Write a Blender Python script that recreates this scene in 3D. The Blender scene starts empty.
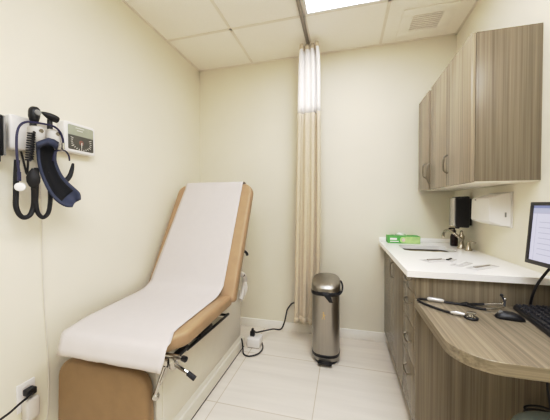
import bpy, bmesh, math, random
from mathutils import Vector, Matrix, noise
random.seed(7)
S = bpy.context.scene
COL = S.collection
PI = math.pi
XL, XR, YB, YF, H = -1.524, 0.914, 2.612, -1.5, 2.717     # room: left, right, back, front, ceiling

# ------------------------------------------------------------------ materials
def lin(h):
    h = h.lstrip('#'); v = [int(h[i:i+2], 16)/255 for i in (0, 2, 4)]
    return tuple(c/12.92 if c <= .04045 else ((c+.055)/1.055)**2.4 for c in v) + (1,)

def mat(name, col, rough=.5, metal=0, noise_amt=0, noise_scale=20, bump=0, spec=.5, emit=None, estr=0, alpha=1, trans=0, coat=0, sheen=0, stretch=None):
    m = bpy.data.materials.new(name); m.use_nodes = True
    nt = m.node_tree; b = nt.nodes['Principled BSDF']
    c = lin(col) if isinstance(col, str) else col
    b.inputs['Base Color'].default_value = c
    b.inputs['Roughness'].default_value = rough
    b.inputs['Metallic'].default_value = metal
    b.inputs['Specular IOR Level'].default_value = spec
    b.inputs['Alpha'].default_value = alpha
    b.inputs['Coat Weight'].default_value = coat
    b.inputs['Sheen Weight'].default_value = sheen
    if trans: b.inputs['Transmission Weight'].default_value = trans
    if emit:
        b.inputs['Emission Color'].default_value = lin(emit) if isinstance(emit, str) else emit
        b.inputs['Emission Strength'].default_value = estr
    if noise_amt or bump:
        tc = nt.nodes.new('ShaderNodeTexCoord'); n = nt.nodes.new('ShaderNodeTexNoise')
        mp = nt.nodes.new('ShaderNodeMapping')
        if stretch: mp.inputs['Scale'].default_value = stretch
        n.inputs['Scale'].default_value = noise_scale; n.inputs['Detail'].default_value = 4
        nt.links.new(tc.outputs['Object'], mp.inputs['Vector']); nt.links.new(mp.outputs['Vector'], n.inputs['Vector'])
        if noise_amt:
            mr = nt.nodes.new('ShaderNodeMapRange'); mr.inputs['To Min'].default_value = 1-noise_amt; mr.inputs['To Max'].default_value = 1+noise_amt
            mr.inputs['From Min'].default_value = .3; mr.inputs['From Max'].default_value = .7
            mx = nt.nodes.new('ShaderNodeVectorMath'); mx.operation = 'SCALE'; mx.inputs[0].default_value = c[:3]
            nt.links.new(n.outputs['Fac'], mr.inputs['Value']); nt.links.new(mr.outputs['Result'], mx.inputs['Scale'])
            nt.links.new(mx.outputs['Vector'], b.inputs['Base Color'])
        if bump:
            bp = nt.nodes.new('ShaderNodeBump'); bp.inputs['Strength'].default_value = bump; bp.inputs['Distance'].default_value = .002
            nt.links.new(n.outputs['Fac'], bp.inputs['Height']); nt.links.new(bp.outputs['Normal'], b.inputs['Normal'])
    return m

def wood_mat(name, axis, light, mid, dark, rough=.38):
    m = bpy.data.materials.new(name); m.use_nodes = True
    nt = m.node_tree; b = nt.nodes['Principled BSDF']; N = nt.nodes.new; K = nt.links.new
    tc = N('ShaderNodeTexCoord'); geo = N('ShaderNodeNewGeometry')
    outs = []
    for sc, st in ((70, .012), (230, .008), (22, .02)):
        mp = N('ShaderNodeMapping'); s = [sc]*3; s[axis] = sc*st; mp.inputs['Scale'].default_value = s
        n = N('ShaderNodeTexNoise'); n.inputs['Scale'].default_value = 1; n.inputs['Detail'].default_value = 3
        K(geo.outputs['Position'], mp.inputs['Vector']); K(mp.outputs['Vector'], n.inputs['Vector']); outs.append(n.outputs['Fac'])
    a = N('ShaderNodeMath'); a.operation = 'MULTIPLY'; a.inputs[1].default_value = .55; K(outs[0], a.inputs[0])
    a2 = N('ShaderNodeMath'); a2.operation = 'MULTIPLY_ADD'; a2.inputs[1].default_value = .30; K(outs[1], a2.inputs[0]); K(a.outputs[0], a2.inputs[2])
    a3 = N('ShaderNodeMath'); a3.operation = 'MULTIPLY_ADD'; a3.inputs[1].default_value = .15; K(outs[2], a3.inputs[0]); K(a2.outputs[0], a3.inputs[2])
    r = N('ShaderNodeValToRGB'); e = r.color_ramp.elements
    e[0].position = .36; e[0].color = lin(dark); e[1].position = .64; e[1].color = lin(light)
    x = e.new(.5); x.color = lin(mid)
    K(a3.outputs[0], r.inputs['Fac']); K(r.outputs['Color'], b.inputs['Base Color'])
    b.inputs['Roughness'].default_value = rough
    bp = N('ShaderNodeBump'); bp.inputs['Strength'].default_value = .0; bp.inputs['Distance'].default_value = .001
    K(a3.outputs[0], bp.inputs['Height']); K(bp.outputs['Normal'], b.inputs['Normal'])
    return m

def floor_mat():
    m = bpy.data.materials.new('floor_tile'); m.use_nodes = True
    nt = m.node_tree; b = nt.nodes['Principled BSDF']; N = nt.nodes.new; K = nt.links.new
    geo = N('ShaderNodeNewGeometry'); mp = N('ShaderNodeMapping')
    mp.inputs['Location'].default_value = (.185+6.1, -1.54+6.0, 0)
    K(geo.outputs['Position'], mp.inputs['Vector'])
    br = N('ShaderNodeTexBrick'); br.offset = 0; br.inputs['Scale'].default_value = 1
    br.inputs['Brick Width'].default_value = .61; br.inputs['Row Height'].default_value = .60
    br.inputs['Mortar Size'].default_value = .0035; br.inputs['Mortar Smooth'].default_value = .4
    br.inputs['Color1'].default_value = lin('#e7e0d6'); br.inputs['Color2'].default_value = lin('#e4dcd1'); br.inputs['Mortar'].default_value = lin('#c4b8a7')
    K(mp.outputs['Vector'], br.inputs['Vector'])
    mp2 = N('ShaderNodeMapping'); mp2.inputs['Scale'].default_value = (1.3, 16, 1); K(geo.outputs['Position'], mp2.inputs['Vector'])
    n = N('ShaderNodeTexNoise'); n.inputs['Scale'].default_value = 1; n.inputs['Detail'].default_value = 5; K(mp2.outputs['Vector'], n.inputs['Vector'])
    mr = N('ShaderNodeMapRange'); mr.inputs['From Min'].default_value = .3; mr.inputs['From Max'].default_value = .7
    mr.inputs['To Min'].default_value = .93; mr.inputs['To Max'].default_value = 1.05; K(n.outputs['Fac'], mr.inputs['Value'])
    sc = N('ShaderNodeVectorMath'); sc.operation = 'SCALE'; K(br.outputs['Color'], sc.inputs[0]); K(mr.outputs['Result'], sc.inputs['Scale'])
    K(sc.outputs['Vector'], b.inputs['Base Color']); b.inputs['Roughness'].default_value = .32
    bp = N('ShaderNodeBump'); bp.inputs['Strength'].default_value = .25; bp.inputs['Distance'].default_value = .001; bp.invert = True
    K(br.outputs['Fac'], bp.inputs['Height']); K(bp.outputs['Normal'], b.inputs['Normal'])
    return m

M = dict(
    wall=mat('wall_paint', '#e7e2d2', .62, noise_amt=.012, noise_scale=3, bump=.04),
    wall_dim=mat('wall_front_low_bounce', '#8d8575', .62, noise_amt=.012, noise_scale=3),  # unseen front wall, colour darkened to cut bounced light
    ceil=mat('ceiling_tile', '#f7f3ec', .85, noise_amt=.02, noise_scale=160, bump=.12),
    grid=mat('ceiling_grid_metal', '#e9e3d9', .5, noise_amt=.01),
    base=mat('baseboard_paint', '#f4f1ea', .35, noise_amt=.01),
    floor=floor_mat(),
    wood=wood_mat('greige_laminate', 2, '#8f8470', '#7f7461', '#6a604f', .27),
    wood_front_lit=wood_mat('greige_laminate_lit', 2, '#a59a87', '#978b77', '#857a67', .25),  # lighter copy of the laminate, sheen put into the upper doors' colour
    desk_edge=wood_mat('greige_laminate_desk_edge', 0, '#958972', '#82765f', '#6c614d', .34),
    desk=wood_mat('greige_laminate_desktop', 1, '#9a8e7a', '#867b68', '#6a5f4e', .34),
    edge=mat('laminate_edge', '#9c8a72', .4, noise_amt=.05, noise_scale=60),
    white_under=mat('white_melamine', '#e9e3d6', .45, noise_amt=.01),
    counter=mat('white_quartz', '#faf8f5', .22, noise_amt=.02, noise_scale=120),
    steel=mat('brushed_steel', '#a8a49d', .3, 1, noise_amt=.06, noise_scale=60, stretch=(1, 1, .03)),
    sinksteel=mat('sink_steel', '#8f8674', .35, .8, noise_amt=.05),
    nickel=mat('brushed_nickel', '#b9b1a2', .22, 1, noise_amt=.03),
    handle_metal=mat('satin_handle', '#8d8577', .35, 1, noise_amt=.03),
    chrome=mat('chrome', '#bcbab5', .14, 1, noise_amt=.02),
    black=mat('black_plastic', '#17161a', .38, noise_amt=.08, noise_scale=40),
    rubber=mat('black_rubber', '#1b1a1d', .6, noise_amt=.1, noise_scale=60),
    grey=mat('grey_plastic', '#8b8a88', .45, noise_amt=.03),
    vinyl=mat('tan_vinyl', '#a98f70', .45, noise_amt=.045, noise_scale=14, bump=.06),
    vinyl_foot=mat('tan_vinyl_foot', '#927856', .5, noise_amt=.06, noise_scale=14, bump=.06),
    paper=mat('exam_paper', '#d3ccc9', .8, noise_amt=.012, noise_scale=18, bump=.1),
    body=mat('table_enamel', '#d9d5ca', .4, noise_amt=.012),
    whiteplastic=mat('white_plastic', '#e8e5e2', .35, noise_amt=.01),
    paleplastic=mat('pale_grey_plastic', '#d4d0cb', .35, noise_amt=.01),
    curtain=mat('tan_curtain', '#cbbea7', .8, noise_amt=.03, noise_scale=60, sheen=.2),
    mesh=mat('white_mesh', '#f3f0ee', .9, noise_amt=.03, noise_scale=300),
    header=mat('curtain_header', '#d2c6b0', .8, noise_amt=.03, noise_scale=60),
    track=mat('track_aluminium', '#9a9286', .4, .6, noise_amt=.03),
    navy=mat('navy_fabric', '#383e54', .7, noise_amt=.08, noise_scale=70),
    blackfab=mat('black_fabric', '#0d0d12', .85, noise_amt=.15, noise_scale=70),
    bluetube=mat('dark_blue_tubing', '#2b2a4c', .4, noise_amt=.05),
    dialface=mat('gauge_face', '#57554e', .4, noise_amt=.05),
    dialglass=mat('gauge_upper_glass', '#a3a698', .25, noise_amt=.05),
    dialmark=mat('gauge_marks', '#d8d6cf', .5, noise_amt=.02),
    dialred=mat('gauge_red', '#8a6458', .5, noise_amt=.03),
    green=mat('tissue_green', '#5aa552', .5, noise_amt=.1, noise_scale=30),
    greenlt=mat('tissue_light_green', '#b4d492', .5, noise_amt=.12, noise_scale=30),
    tissue=mat('tissue_white', '#f6f3ee', .9, noise_amt=.01),
    pink=mat('tissue_pink', '#e3c8c6', .6, noise_amt=.05),
    darkred=mat('dark_red_plastic', '#2e1414', .25, noise_amt=.1),
    pouch=mat('clear_pouch', '#d9d5d2', .15, noise_amt=.03, coat=.3),
    shade=mat('instrument_grey', '#a5a09b', .3, .3, noise_amt=.04),
    screen=mat('screen_page', '#000000', .2, emit='#cfcde0', estr=.95, noise_amt=0),
    screenbar=mat('screen_title_bar', '#000000', .2, emit='#8d93b4', estr=.8),
    screentool=mat('screen_tool_bar', '#000000', .2, emit='#b6b8cf', estr=.85),
    screenline=mat('screen_lines', '#000000', .2, emit='#b3b1c8', estr=.9),
    bezel=mat('monitor_bezel', '#2f2c2b', .4, noise_amt=.04),
    key=mat('key_plastic', '#2c2b2f', .45, noise_amt=.05),
    legend=mat('key_legend', '#9a9a9a', .5, noise_amt=.02),
    sage=mat('sage_vinyl', '#87918a', .5, noise_amt=.05, noise_scale=20),
    diffuser=mat('light_diffuser', '#ffffff', .5, emit=(.945,.99,1.10,1), estr=7.4, noise_amt=.01),
    vent=mat('vent_enamel', '#f5f1ea', .5, noise_amt=.01),
    ventdark=mat('vent_grey', '#cfc8be', .7, noise_amt=.02),  # plain grey of the backing behind the slats
    gold=mat('decal_gold', '#cdb57c', .4, noise_amt=.05),
    wire=mat('white_wire', '#dcd6cc', .5, noise_amt=.01),
    silver=mat('silver_plastic', '#cbc9c6', .25, .5, noise_amt=.03),
)

# ------------------------------------------------------------------ mesh helpers
ORG = {}
def O(loc=(0, 0, 0)):
    return Vector(loc)

class MB:
    def __init__(s): s.b = bmesh.new()
    def box(s, x0, x1, y0, y1, z0, z1, bev=0, seg=2, mi=0, mtx=None):
        r = bmesh.ops.create_cube(s.b, size=1); vs = r['verts']
        for v in vs:
            v.co = Vector((x0+(v.co.x+.5)*(x1-x0), y0+(v.co.y+.5)*(y1-y0), z0+(v.co.z+.5)*(z1-z0)))
        if bev:
            es = list({e for v in vs for e in v.link_edges})
            r = bmesh.ops.bevel(s.b, geom=es, offset=bev, segments=seg, affect='EDGES', profile=.5)
            vs = list({v for f in r['faces'] for v in f.verts} | {v for v in vs if v.is_valid})
        for f in {f for v in vs for f in v.link_faces}: f.material_index = mi
        if mtx:
            for v in vs: v.co = mtx @ v.co
        return s
    def tube(s, pts, r, n=8, cap=True, mi=0, radii=None, smooth=0):
        pts = [Vector(p) for p in pts]
        if smooth: pts = catmull(pts, smooth)
        m = len(pts); T = [(pts[min(i+1, m-1)]-pts[max(i-1, 0)]).normalized() for i in range(m)]
        a = Vector((0, 0, 1)) if abs(T[0].z) < .9 else Vector((1, 0, 0))
        u = T[0].cross(a).normalized(); rings = []
        for i in range(m):
            u = (u - T[i]*u.dot(T[i])).normalized(); w = T[i].cross(u)
            if radii: t = i/(m-1)*(len(radii)-1); k = min(int(t), len(radii)-2); rr = radii[k]+(radii[k+1]-radii[k])*(t-k)
            else: rr = r
            rings.append([s.b.verts.new(pts[i]+(u*math.cos(2*PI*j/n)+w*math.sin(2*PI*j/n))*rr) for j in range(n)])
        s.rings(rings, cap, mi); return s
    def rings(s, rings, cap=True, mi=0, close=True):
        n = len(rings[0])
        for a, b in zip(rings, rings[1:]):
            for j in range(n if close else n-1):
                k = (j+1) % n
                f = s.b.faces.new((a[j], a[k], b[k], b[j])); f.material_index = mi
        if cap and close:
            for ring in (rings[0][::-1], rings[-1]):
                f = s.b.faces.new(ring); f.material_index = mi
        return s
    def loft(s, sections, cap=True, mi=0, close=True):
        return s.rings([[s.b.verts.new(p) for p in sec] for sec in sections], cap, mi, close)
    def lathe(s, prof, c=(0, 0, 0), n=24, axis=None, mi=0, sx=1, sy=1):
        # prof (radius, height) along axis
        ax = Vector(axis or (0, 0, 1)).normalized(); q = Vector((0, 0, 1)).rotation_difference(ax)
        secs = [[Vector(c)+q @ Vector((r*math.cos(2*PI*j/n)*sx, r*math.sin(2*PI*j/n)*sy, h)) for j in range(n)] for r, h in prof]
        return s.loft(secs, True, mi)
    def pad(s, outline, t0, t1, r, f, mi=0, seg=4):
        # rounded slab: outline (u,v), thickness t0..t1, edge radius r; f maps (u,v,w) to 3D
        o = [Vector(p) for p in outline]; m = len(o)
        area = sum(o[i].x*o[(i+1) % m].y-o[(i+1) % m].x*o[i].y for i in range(m))
        if area < 0: o.reverse()
        nr = []
        for i in range(m):
            a = (o[i]-o[i-1]).normalized(); b = (o[(i+1) % m]-o[i]).normalized()
            na = Vector((a.y, -a.x)); nb = Vector((b.y, -b.x)); k = (na+nb); k = k/max(k.dot(na), .3); nr.append(k)
        secs = []
        for i in range(seg+1):
            th = PI/2*i/seg; secs.append((r*(1-math.sin(th)), t0+r*(1-math.cos(th))))
        for i in range(seg+1):
            th = PI/2*i/seg; secs.append((r*(1-math.cos(th)), t1-r*(1-math.sin(th))))
        return s.loft([[f(o[i].x-nr[i].x*ins, o[i].y-nr[i].y*ins, w) for i in range(m)] for ins, w in secs], True, mi)
    def sheet(s, rows, mi=0):
        vs = [[s.b.verts.new(p) for p in r] for r in rows]
        for a, b in zip(vs, vs[1:]):
            for j in range(len(a)-1):
                f = s.b.faces.new((a[j], a[j+1], b[j+1], b[j])); f.material_index = mi
        return s
    def ball(s, c, r, sc=(1, 1, 1), seg=14, mi=0, mtx=None):
        q = bmesh.ops.create_uvsphere(s.b, u_segments=seg, v_segments=max(6, seg*2//3), radius=r)
        for v in q['verts']:
            p = Vector((v.co.x*sc[0], v.co.y*sc[1], v.co.z*sc[2]))
            if mtx: p = mtx @ p
            v.co = p+Vector(c)
        for f in {f for v in q['verts'] for f in v.link_faces}: f.material_index = mi
        return s

def catmull(P, k):
    out = []
    n = len(P)
    for i in range(n-1):
        p0, p1, p2, p3 = P[max(i-1, 0)], P[i], P[i+1], P[min(i+2, n-1)]
        for j in range(k):
            t = j/k
            out.append(.5*((2*p1)+(p2-p0)*t+(2*p0-5*p1+4*p2-p3)*t*t+(3*p1-p0-3*p2+p3)*t**3))
    out.append(P[-1]); return out

def rpoly(pts, rad, n=5):
    out = []; m = len(pts)
    for i in range(m):
        p = Vector(pts[i]); a = (Vector(pts[i-1])-p); b = (Vector(pts[(i+1) % m])-p); r = rad[i] if isinstance(rad, (list, tuple)) else rad
        if r <= 0: out.append(p); continue
        la, lb = a.normalized(), b.normalized(); ang = la.angle(lb); d = r/math.tan(ang/2)
        s_, e_ = p+la*d, p+lb*d; c = p+(la+lb).normalized()*(r/math.sin(ang/2))
        a0 = math.atan2(s_.y-c.y, s_.x-c.x); a1 = math.atan2(e_.y-c.y, e_.x-c.x); da = (a1-a0+PI) % (2*PI)-PI
        for k in range(n+1): out.append(c+Vector((math.cos(a0+da*k/n), math.sin(a0+da*k/n)))*r)
    return [tuple(q) for q in out]

def obj(name, mb, m, parent=None, org=None, smooth=True, ang=40, solid=0):
    b = mb.b
    bmesh.ops.recalc_face_normals(b, faces=b.faces[:])
    base = Vector(org) if org is not None else (ORG.get(parent.name, Vector()) if parent else Vector())
    bmesh.ops.translate(b, verts=b.verts[:], vec=-base)
    me = bpy.data.meshes.new(name); b.to_mesh(me); b.free()
    for x in (m if isinstance(m, (list, tuple)) else [m]): me.materials.append(M[x] if isinstance(x, str) else x)
    if smooth:
        me.polygons.foreach_set('use_smooth', [True]*len(me.polygons)); me.set_sharp_from_angle(angle=math.radians(ang))
    o = bpy.data.objects.new(name, me); COL.objects.link(o)
    if parent: o.parent = parent
    else: o.location = base
    ORG[o.name] = base
    if solid:
        md = o.modifiers.new('thickness', 'SOLIDIFY'); md.thickness = solid; md.offset = 0
    return o

def tag(o, label, cat, group=None):
    o['label'] = label; o['category'] = cat
    if group: o['group'] = group
    return o
def thing(name, label, cat, loc, group=None):
    o = bpy.data.objects.new(name, None); o.empty_display_size = .05; COL.objects.link(o); o.location = loc
    ORG[o.name] = Vector(loc); return tag(o, label, cat, group)
def struct(name, mb, m, **k):
    o = obj(name, mb, m, **k); o['kind'] = 'structure'; return o
def lab(o, l): o['label'] = l; return o

# ------------------------------------------------------------------ room shell
struct('floor', MB().box(XL-.1, XR+.1, YF-.1, YB+.1, -.1, 0), 'floor', smooth=False)
struct('ceiling', MB().box(XL-.1, XR+.1, YF-.1, YB+.1, H, H+.1), 'ceil', smooth=False)
struct('wall_left', MB().box(XL-.1, XL, YF-.1, YB+.1, 0, H), 'wall', smooth=False)
struct('wall_right', MB().box(XR, XR+.1, YF-.1, YB+.1, 0, H), 'wall', smooth=False)
struct('wall_back', MB().box(XL, XR, YB, YB+.1, 0, H), 'wall', smooth=False)
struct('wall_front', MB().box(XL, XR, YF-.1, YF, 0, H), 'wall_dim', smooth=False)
def skirting(a, b, y0, y1, name):
    mb = MB().box(a, b, y0, y1, 0, .088, .004)
    struct(name, mb, 'base')
skirting(XL, XR, YB-.014, YB, 'baseboard_back')
skirting(XL, XL+.014, YF, YB-.014, 'baseboard_left')
skirting(XR-.014, XR, YF, 1.48, 'baseboard_right')
g = MB()
TW = .6096
for k in range(1, 4):
    x = XL+TW*k; g.box(x-.011, x+.011, YF, YB, H-.005, H+.001)
for k in range(7):
    y = YB-.552-TW*k; g.box(XL, XR, y-.011, y+.011, H-.005, H+.001)
g.box(XL, XL+.014, YF, YB, H-.006, H); g.box(XR-.014, XR, YF, YB, H-.006, H); g.box(XL, XR, YB-.014, YB, H-.006, H)
struct('trim_1', g, 'grid', smooth=False)

# ceiling light
LX0, LX1, LY1, LY0 = XL+2*TW+.013, XL+3*TW-.013, YB-.552-.013, YB-.552-2*TW+.013
t = thing('ceiling_light', 'bright square-edged white fluorescent ceiling panel beside the curtain track', 'light', ((LX0+LX1)/2, (LY0+LY1)/2, H))
fr = MB()
for a in ((LX0, LX1, LY1-.02, LY1), (LX0, LX1, LY0, LY0+.02), (LX0, LX0+.02, LY0+.02, LY1-.02), (LX1-.02, LX1, LY0+.02, LY1-.02)):
    fr.box(*a, H-.012, H-.001, .002)
obj('frame', fr, 'whiteplastic', t)
obj('diffuser', MB().box(LX0+.02, LX1-.02, LY0+.02, LY1-.02, H-.009, H-.001), 'diffuser', t, smooth=False)

# air vent
vx0, vx1, vy0, vy1 = .42, .80, 2.19, 2.53
t = thing('air_vent', 'square white ceiling air vent with slatted grey centre near the wall cabinets', 'vent', (.61, 2.36, H))
fr = MB()
for a in ((vx0, vx1, vy0, vy0+.075), (vx0, vx1, vy1-.075, vy1), (vx0, vx0+.085, vy0+.075, vy1-.075), (vx1-.085, vx1, vy0+.075, vy1-.075)):
    fr.box(*a, H-.012, H-.001, .003)
obj('frame', fr, 'vent', t)
obj('backing', MB().box(vx0+.085, vx1-.085, vy0+.075, vy1-.075, H-.003, H-.001), 'ventdark', t)
for k in range(8):
    y = vy0+.085+k*.0235
    obj('slat', MB().box(vx0+.085, vx1-.085, y, y+.012, H-.010, H-.004, .001), 'vent', t)

# curtain track + curtain
TX = -.322
t = thing('curtain_track', 'slim grey metal curtain track fixed along the ceiling', 'curtain track', (TX, 1.0, H))
tk = MB().box(TX-.013, TX+.013, YF+.4, 2.40, H-.024, H-.004, .003).box(TX-.005, TX+.005, YF+.4, 2.40, H-.027, H-.023)
obj('rail', tk, 'track', t)
obj('end_stop', MB().box(TX-.015, TX+.015, 2.385, 2.41, H-.032, H-.004, .003), 'track', t)

t = thing('privacy_curtain', 'tan gathered privacy curtain with white mesh top hanging in the corner', 'curtain', (-.32, 2.35, .2))
def cur_sec(z, k=1.0, extra=0):
    s = max(0, (2.68-z)/2.48)
    x0 = -.405-.047*s**.8; x1 = -.213-.004*s+.012*math.sin(s*3)
    if z > 2.55: w = (z-2.55)/.11; x0 += .008*w; x1 -= .012*w
    out = []
    n = 72
    for i in range(n+1):
        u = i/n
        ph = 2*PI*(u*3.2+.55*u*u)+.5+.3*math.sin(2.2*s)
        x = x0+(x1-x0)*u+.008*math.sin(2*ph)*k
        y = 2.385+(.019+.009*math.sin(7*u+1.2*s+1))*math.cos(ph)*k+.006*math.sin(19*u+3*s)*k+extra
        out.append((x, y, z))
    return out
zz = [.2+(2.085-.2)*i/22 for i in range(23)]
obj('curtain_fabric', MB().sheet([cur_sec(z) for z in zz]), 'curtain', t, ang=180, solid=.002)
obj('hem', MB().sheet([cur_sec(z, 1.02) for z in (.198, .225, .25)]), 'curtain', t, ang=180, solid=.004)
zz = [2.085+(2.65-2.085)*i/8 for i in range(9)]
obj('mesh_top', MB().sheet([cur_sec(z) for z in zz]), 'mesh', t, ang=180, solid=.002)
obj('header_band', MB().sheet([cur_sec(z, 1.03) for z in (2.645, 2.665, 2.685)]), 'header', t, ang=180, solid=.006)
for i in range(5):
    y = 2.33+.015*i
    obj('hook', MB().tube([(TX, y, H-.028), (TX, y, 2.687), (TX+.012, y+.004, 2.675)], .0025, 6, smooth=3), 'track', t)

# ------------------------------------------------------------------ exam table
t = thing('exam_table', 'tan upholstered exam table with raised backrest and white enamel base', 'exam table', (-1.1, 1.6, 0))
bd = MB().box(-1.36, -.892, 1.10, 2.19, .11, .53, .006)
obj('base_body', bd, 'body', t)
pl = MB().loft([[(-1.38+i, 1.115+i, z), (-.870-i, 1.115+i, z), (-.870-i, 2.225-i, z), (-1.38+i, 2.225-i, z)] for z, i in ((.012, 0), (.075, 0), (.085, .004), (.088, .012), (.115, .020))])
obj('plinth', pl, 'body', t, ang=25)
obj('foot_shadow_gap', MB().box(-1.36, -.872, 1.11, 2.22, 0, .013), 'rubber', t).name = 'shadow_gap_strip'  # black strip models the shadow line under the base
# side drawers seam: shallow step panel
obj('side_panel', MB().box(-.894, -.887, 1.14, 2.15, .15, .47, .003), 'body', t)
obj('seat_frame', MB().box(-1.40, -.825, 1.09, 1.70, .528, .560, .006), 'body', t)
out = rpoly([(-1.375, 1.0), (-.84, 1.045), (-.757, 1.17), (-.768, 1.745), (-1.470, 1.72)], [.09, .05, .10, .03, .03], 7)
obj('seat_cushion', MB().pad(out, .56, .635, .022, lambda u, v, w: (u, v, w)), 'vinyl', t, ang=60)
# backrest
P0 = Vector((0, 1.690, .600)); P1 = Vector((0, 2.105, 1.452)); SL = (P1-P0).normalized(); BN = Vector((0, -SL.z, SL.y)); BL = (P1-P0).length
out = rpoly([(-1.475, 0), (-.742, 0), (-.742, BL), (-1.435, BL)], [.03, .03, .085, .085], 8)
obj('backrest', MB().pad(out, -.072, 0, .022, lambda u, v, w: tuple(Vector((u, 0, 0))+P0+SL*v+BN*w)), 'vinyl', t, ang=60)
def bk(u, v, w): return tuple(Vector((u, 0, 0))+P0+SL*v+BN*w)
obj('backrest_panel', MB().pad(rpoly([(-1.42, .04), (-.79, .04), (-.79, BL-.08), (-1.39, BL-.08)], .05), -.092, -.068, .006, bk), 'body', t, ang=60)
# leg rest hanging at the foot
out = rpoly([(-1.45, .115), (-.888, .115), (-.892, .485), (-1.435, .485)], [.05, .05, .11, .11], 8)
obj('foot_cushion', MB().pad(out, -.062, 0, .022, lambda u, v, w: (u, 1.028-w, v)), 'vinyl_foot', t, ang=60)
obj('foot_bracket', MB().box(-1.30, -.95, 1.085, 1.105, .40, .53, .004), 'body', t)
# paper
# side rail
rl = MB().tube([(-.885, 1.72, .520), (-.89, 1.72, .492), (-.815, 1.72, .492), (-.803, 1.705, .492), (-.805, 1.27, .506), (-.815, 1.25, .508), (-.885, 1.25, .508)], .009, 8, smooth=3)
obj('side_rail', rl, 'black', t)
obj('rail_bracket', MB().box(-.89, -.798, 1.36, 1.50, .498, .530, .004), 'black', t)
obj('rail_bracket', MB().box(-.89, -.800, 1.14, 1.24, .505, .53, .004), 'black', t)
obj('pull_out_tray', MB().box(-1.2, -.83, 1.26, 1.70, .466, .482, .003), 'body', t)
# stirrup hardware on the near right corner
st = MB().box(-.862, -.80, 1.06, 1.10, .505, .548, .006).box(-.795, -.765, 1.065, 1.10, .500, .555, .005).box(-.85, -.755, 1.075, 1.095, .54, .562, .003)
c = obj('stirrup_clamp', st, 'chrome', t)
obj('stirrup_arm', MB().tube([(-.815, 1.065, .515), (-.876, 1.065, .355)], .0085, 10).tube([(-.80, 1.06, .515), (-.835, 1.055, .43)], .005, 8), 'chrome', t)
obj('stirrup_bolt', MB().lathe([(.016, -.012), (.018, -.006), (.018, .008), (.012, .014)], (-.874, 1.07, .355), 12, (.5, -1, 0)), 'chrome', t)
lv = obj('stirrup_lever', MB().tube([(-.79, 1.075, .53), (-.756, 1.078, .514), (-.695, 1.08, .486)], .0075, 8), 'chrome', t)
obj('lever_grip', MB().tube([(-.705, 1.08, .490), (-.667, 1.08, .468)], .0115, 10), 'rubber', lv)
obj('clamp_knob', MB().lathe([(.007, -.03), (.008, -.012), (.013, -.010), (.013, .010), (.009, .012)], (-.722, 1.08, .553), 12, (1, -.3, 0)), 'black', t)
obj('clamp_rod', MB().tube([(-.78, 1.08, .553), (-.735, 1.08, .553)], .009, 8), 'chrome', t)
# mechanism behind the backrest
obj('support_arm', MB().tube([(-.86, 2.12, .46), (-.852, 2.16, .54), (-.845, 2.17, .61), (-.84, 2.13, .665), (-.86, 2.07, .70)], .022, 10, smooth=4), 'paleplastic', t)
obj('support_arm', MB().tube([(-.875, 2.16, .43), (-.83, 2.17, .53), (-.835, 2.16, .60)], .010, 8, smooth=4), 'whiteplastic', t)
obj('recline_knob', MB().lathe([(.006, -.02), (.012, -.016), (.012, .01), (.008, .014)], (-.835, 2.115, .672), 10, (.6, -1, 0)), 'black', t)
obj('recline_lever', MB().tube([(-.84, 2.04, .91), (-.800, 2.09, .872), (-.792, 2.10, .845)], .011, 8, smooth=3), 'black', t)

# paper sheet
def paper():
    prof = []   # (y, z, xl, xr)
    top = P1+SL*.004
    prof.append((2.195, 1.39, -1.36, -.825)); prof.append((2.19, 1.42, -1.36, -.825))
    prof.append((2.165, 1.452, -1.36, -.825)); prof.append((2.13, 1.464, -1.36, -.825)); prof.append((2.105, 1.462, -1.362, -.826)); prof.append((2.090, 1.442, -1.364, -.827))
    n = 12
    for i in range(n):
        v = BL-.045-(BL-.045-.10)*i/(n-1); p = P0+SL*v+BN*.004; f = i/(n-1)
        prof.append((p.y, p.z, -1.366-.080*f, -.829-.005*f))
    for i in range(1, 6):
        a = i/6; e = Vector((0, 1.555, .640)); s = P0+SL*.10+BN*.004; m = Vector((0, 1.675, .640))
        p = s*(1-a)**2+m*2*a*(1-a)+e*a*a
        prof.append((p.y, p.z, -1.447-.008*a, -.834-.002*a))
    ny = 12
    for i in range(ny):
        f = i/(ny-1); y = 1.555+(1.04-1.555)*f
        xr = -.836+.016*min(f/.8, 1)+(.055*((f-.8)/.2) if f > .8 else 0)
        xl = -1.455+.055*f+(.025*((f-.75)/.25) if f > .75 else 0)
        prof.append((y, .640, xl, xr))
    prof += [(1.01, .638, -1.365, -.758), (.988, .625, -1.352, -.752), (.975, .60, -1.345, -.75), (.965, .575, -1.34, -.752), (.957, .550, -1.335, -.756)]
    rows = []
    for k, (y, z, a, b) in enumerate(prof):
        row = []
        for j in range(25):
            u = j/24; x = a+(b-a)*u
            d = .0035*noise.noise(Vector((x*9, k*.35, 1.3)))+.002*noise.noise(Vector((x*25, k*.8, 4)))
            if k > len(prof)-6: d *= 2.2
            row.append((x, y-abs(d)*.35, z+abs(d)*.9+.001))
        rows.append(row)
    return MB().sheet(rows)
tag(obj('table_paper', paper(), 'paper', org=(-1.1, 1.0, .55), ang=180, solid=.001), 'long white paper sheet draped over the exam table', 'paper sheet')

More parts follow.
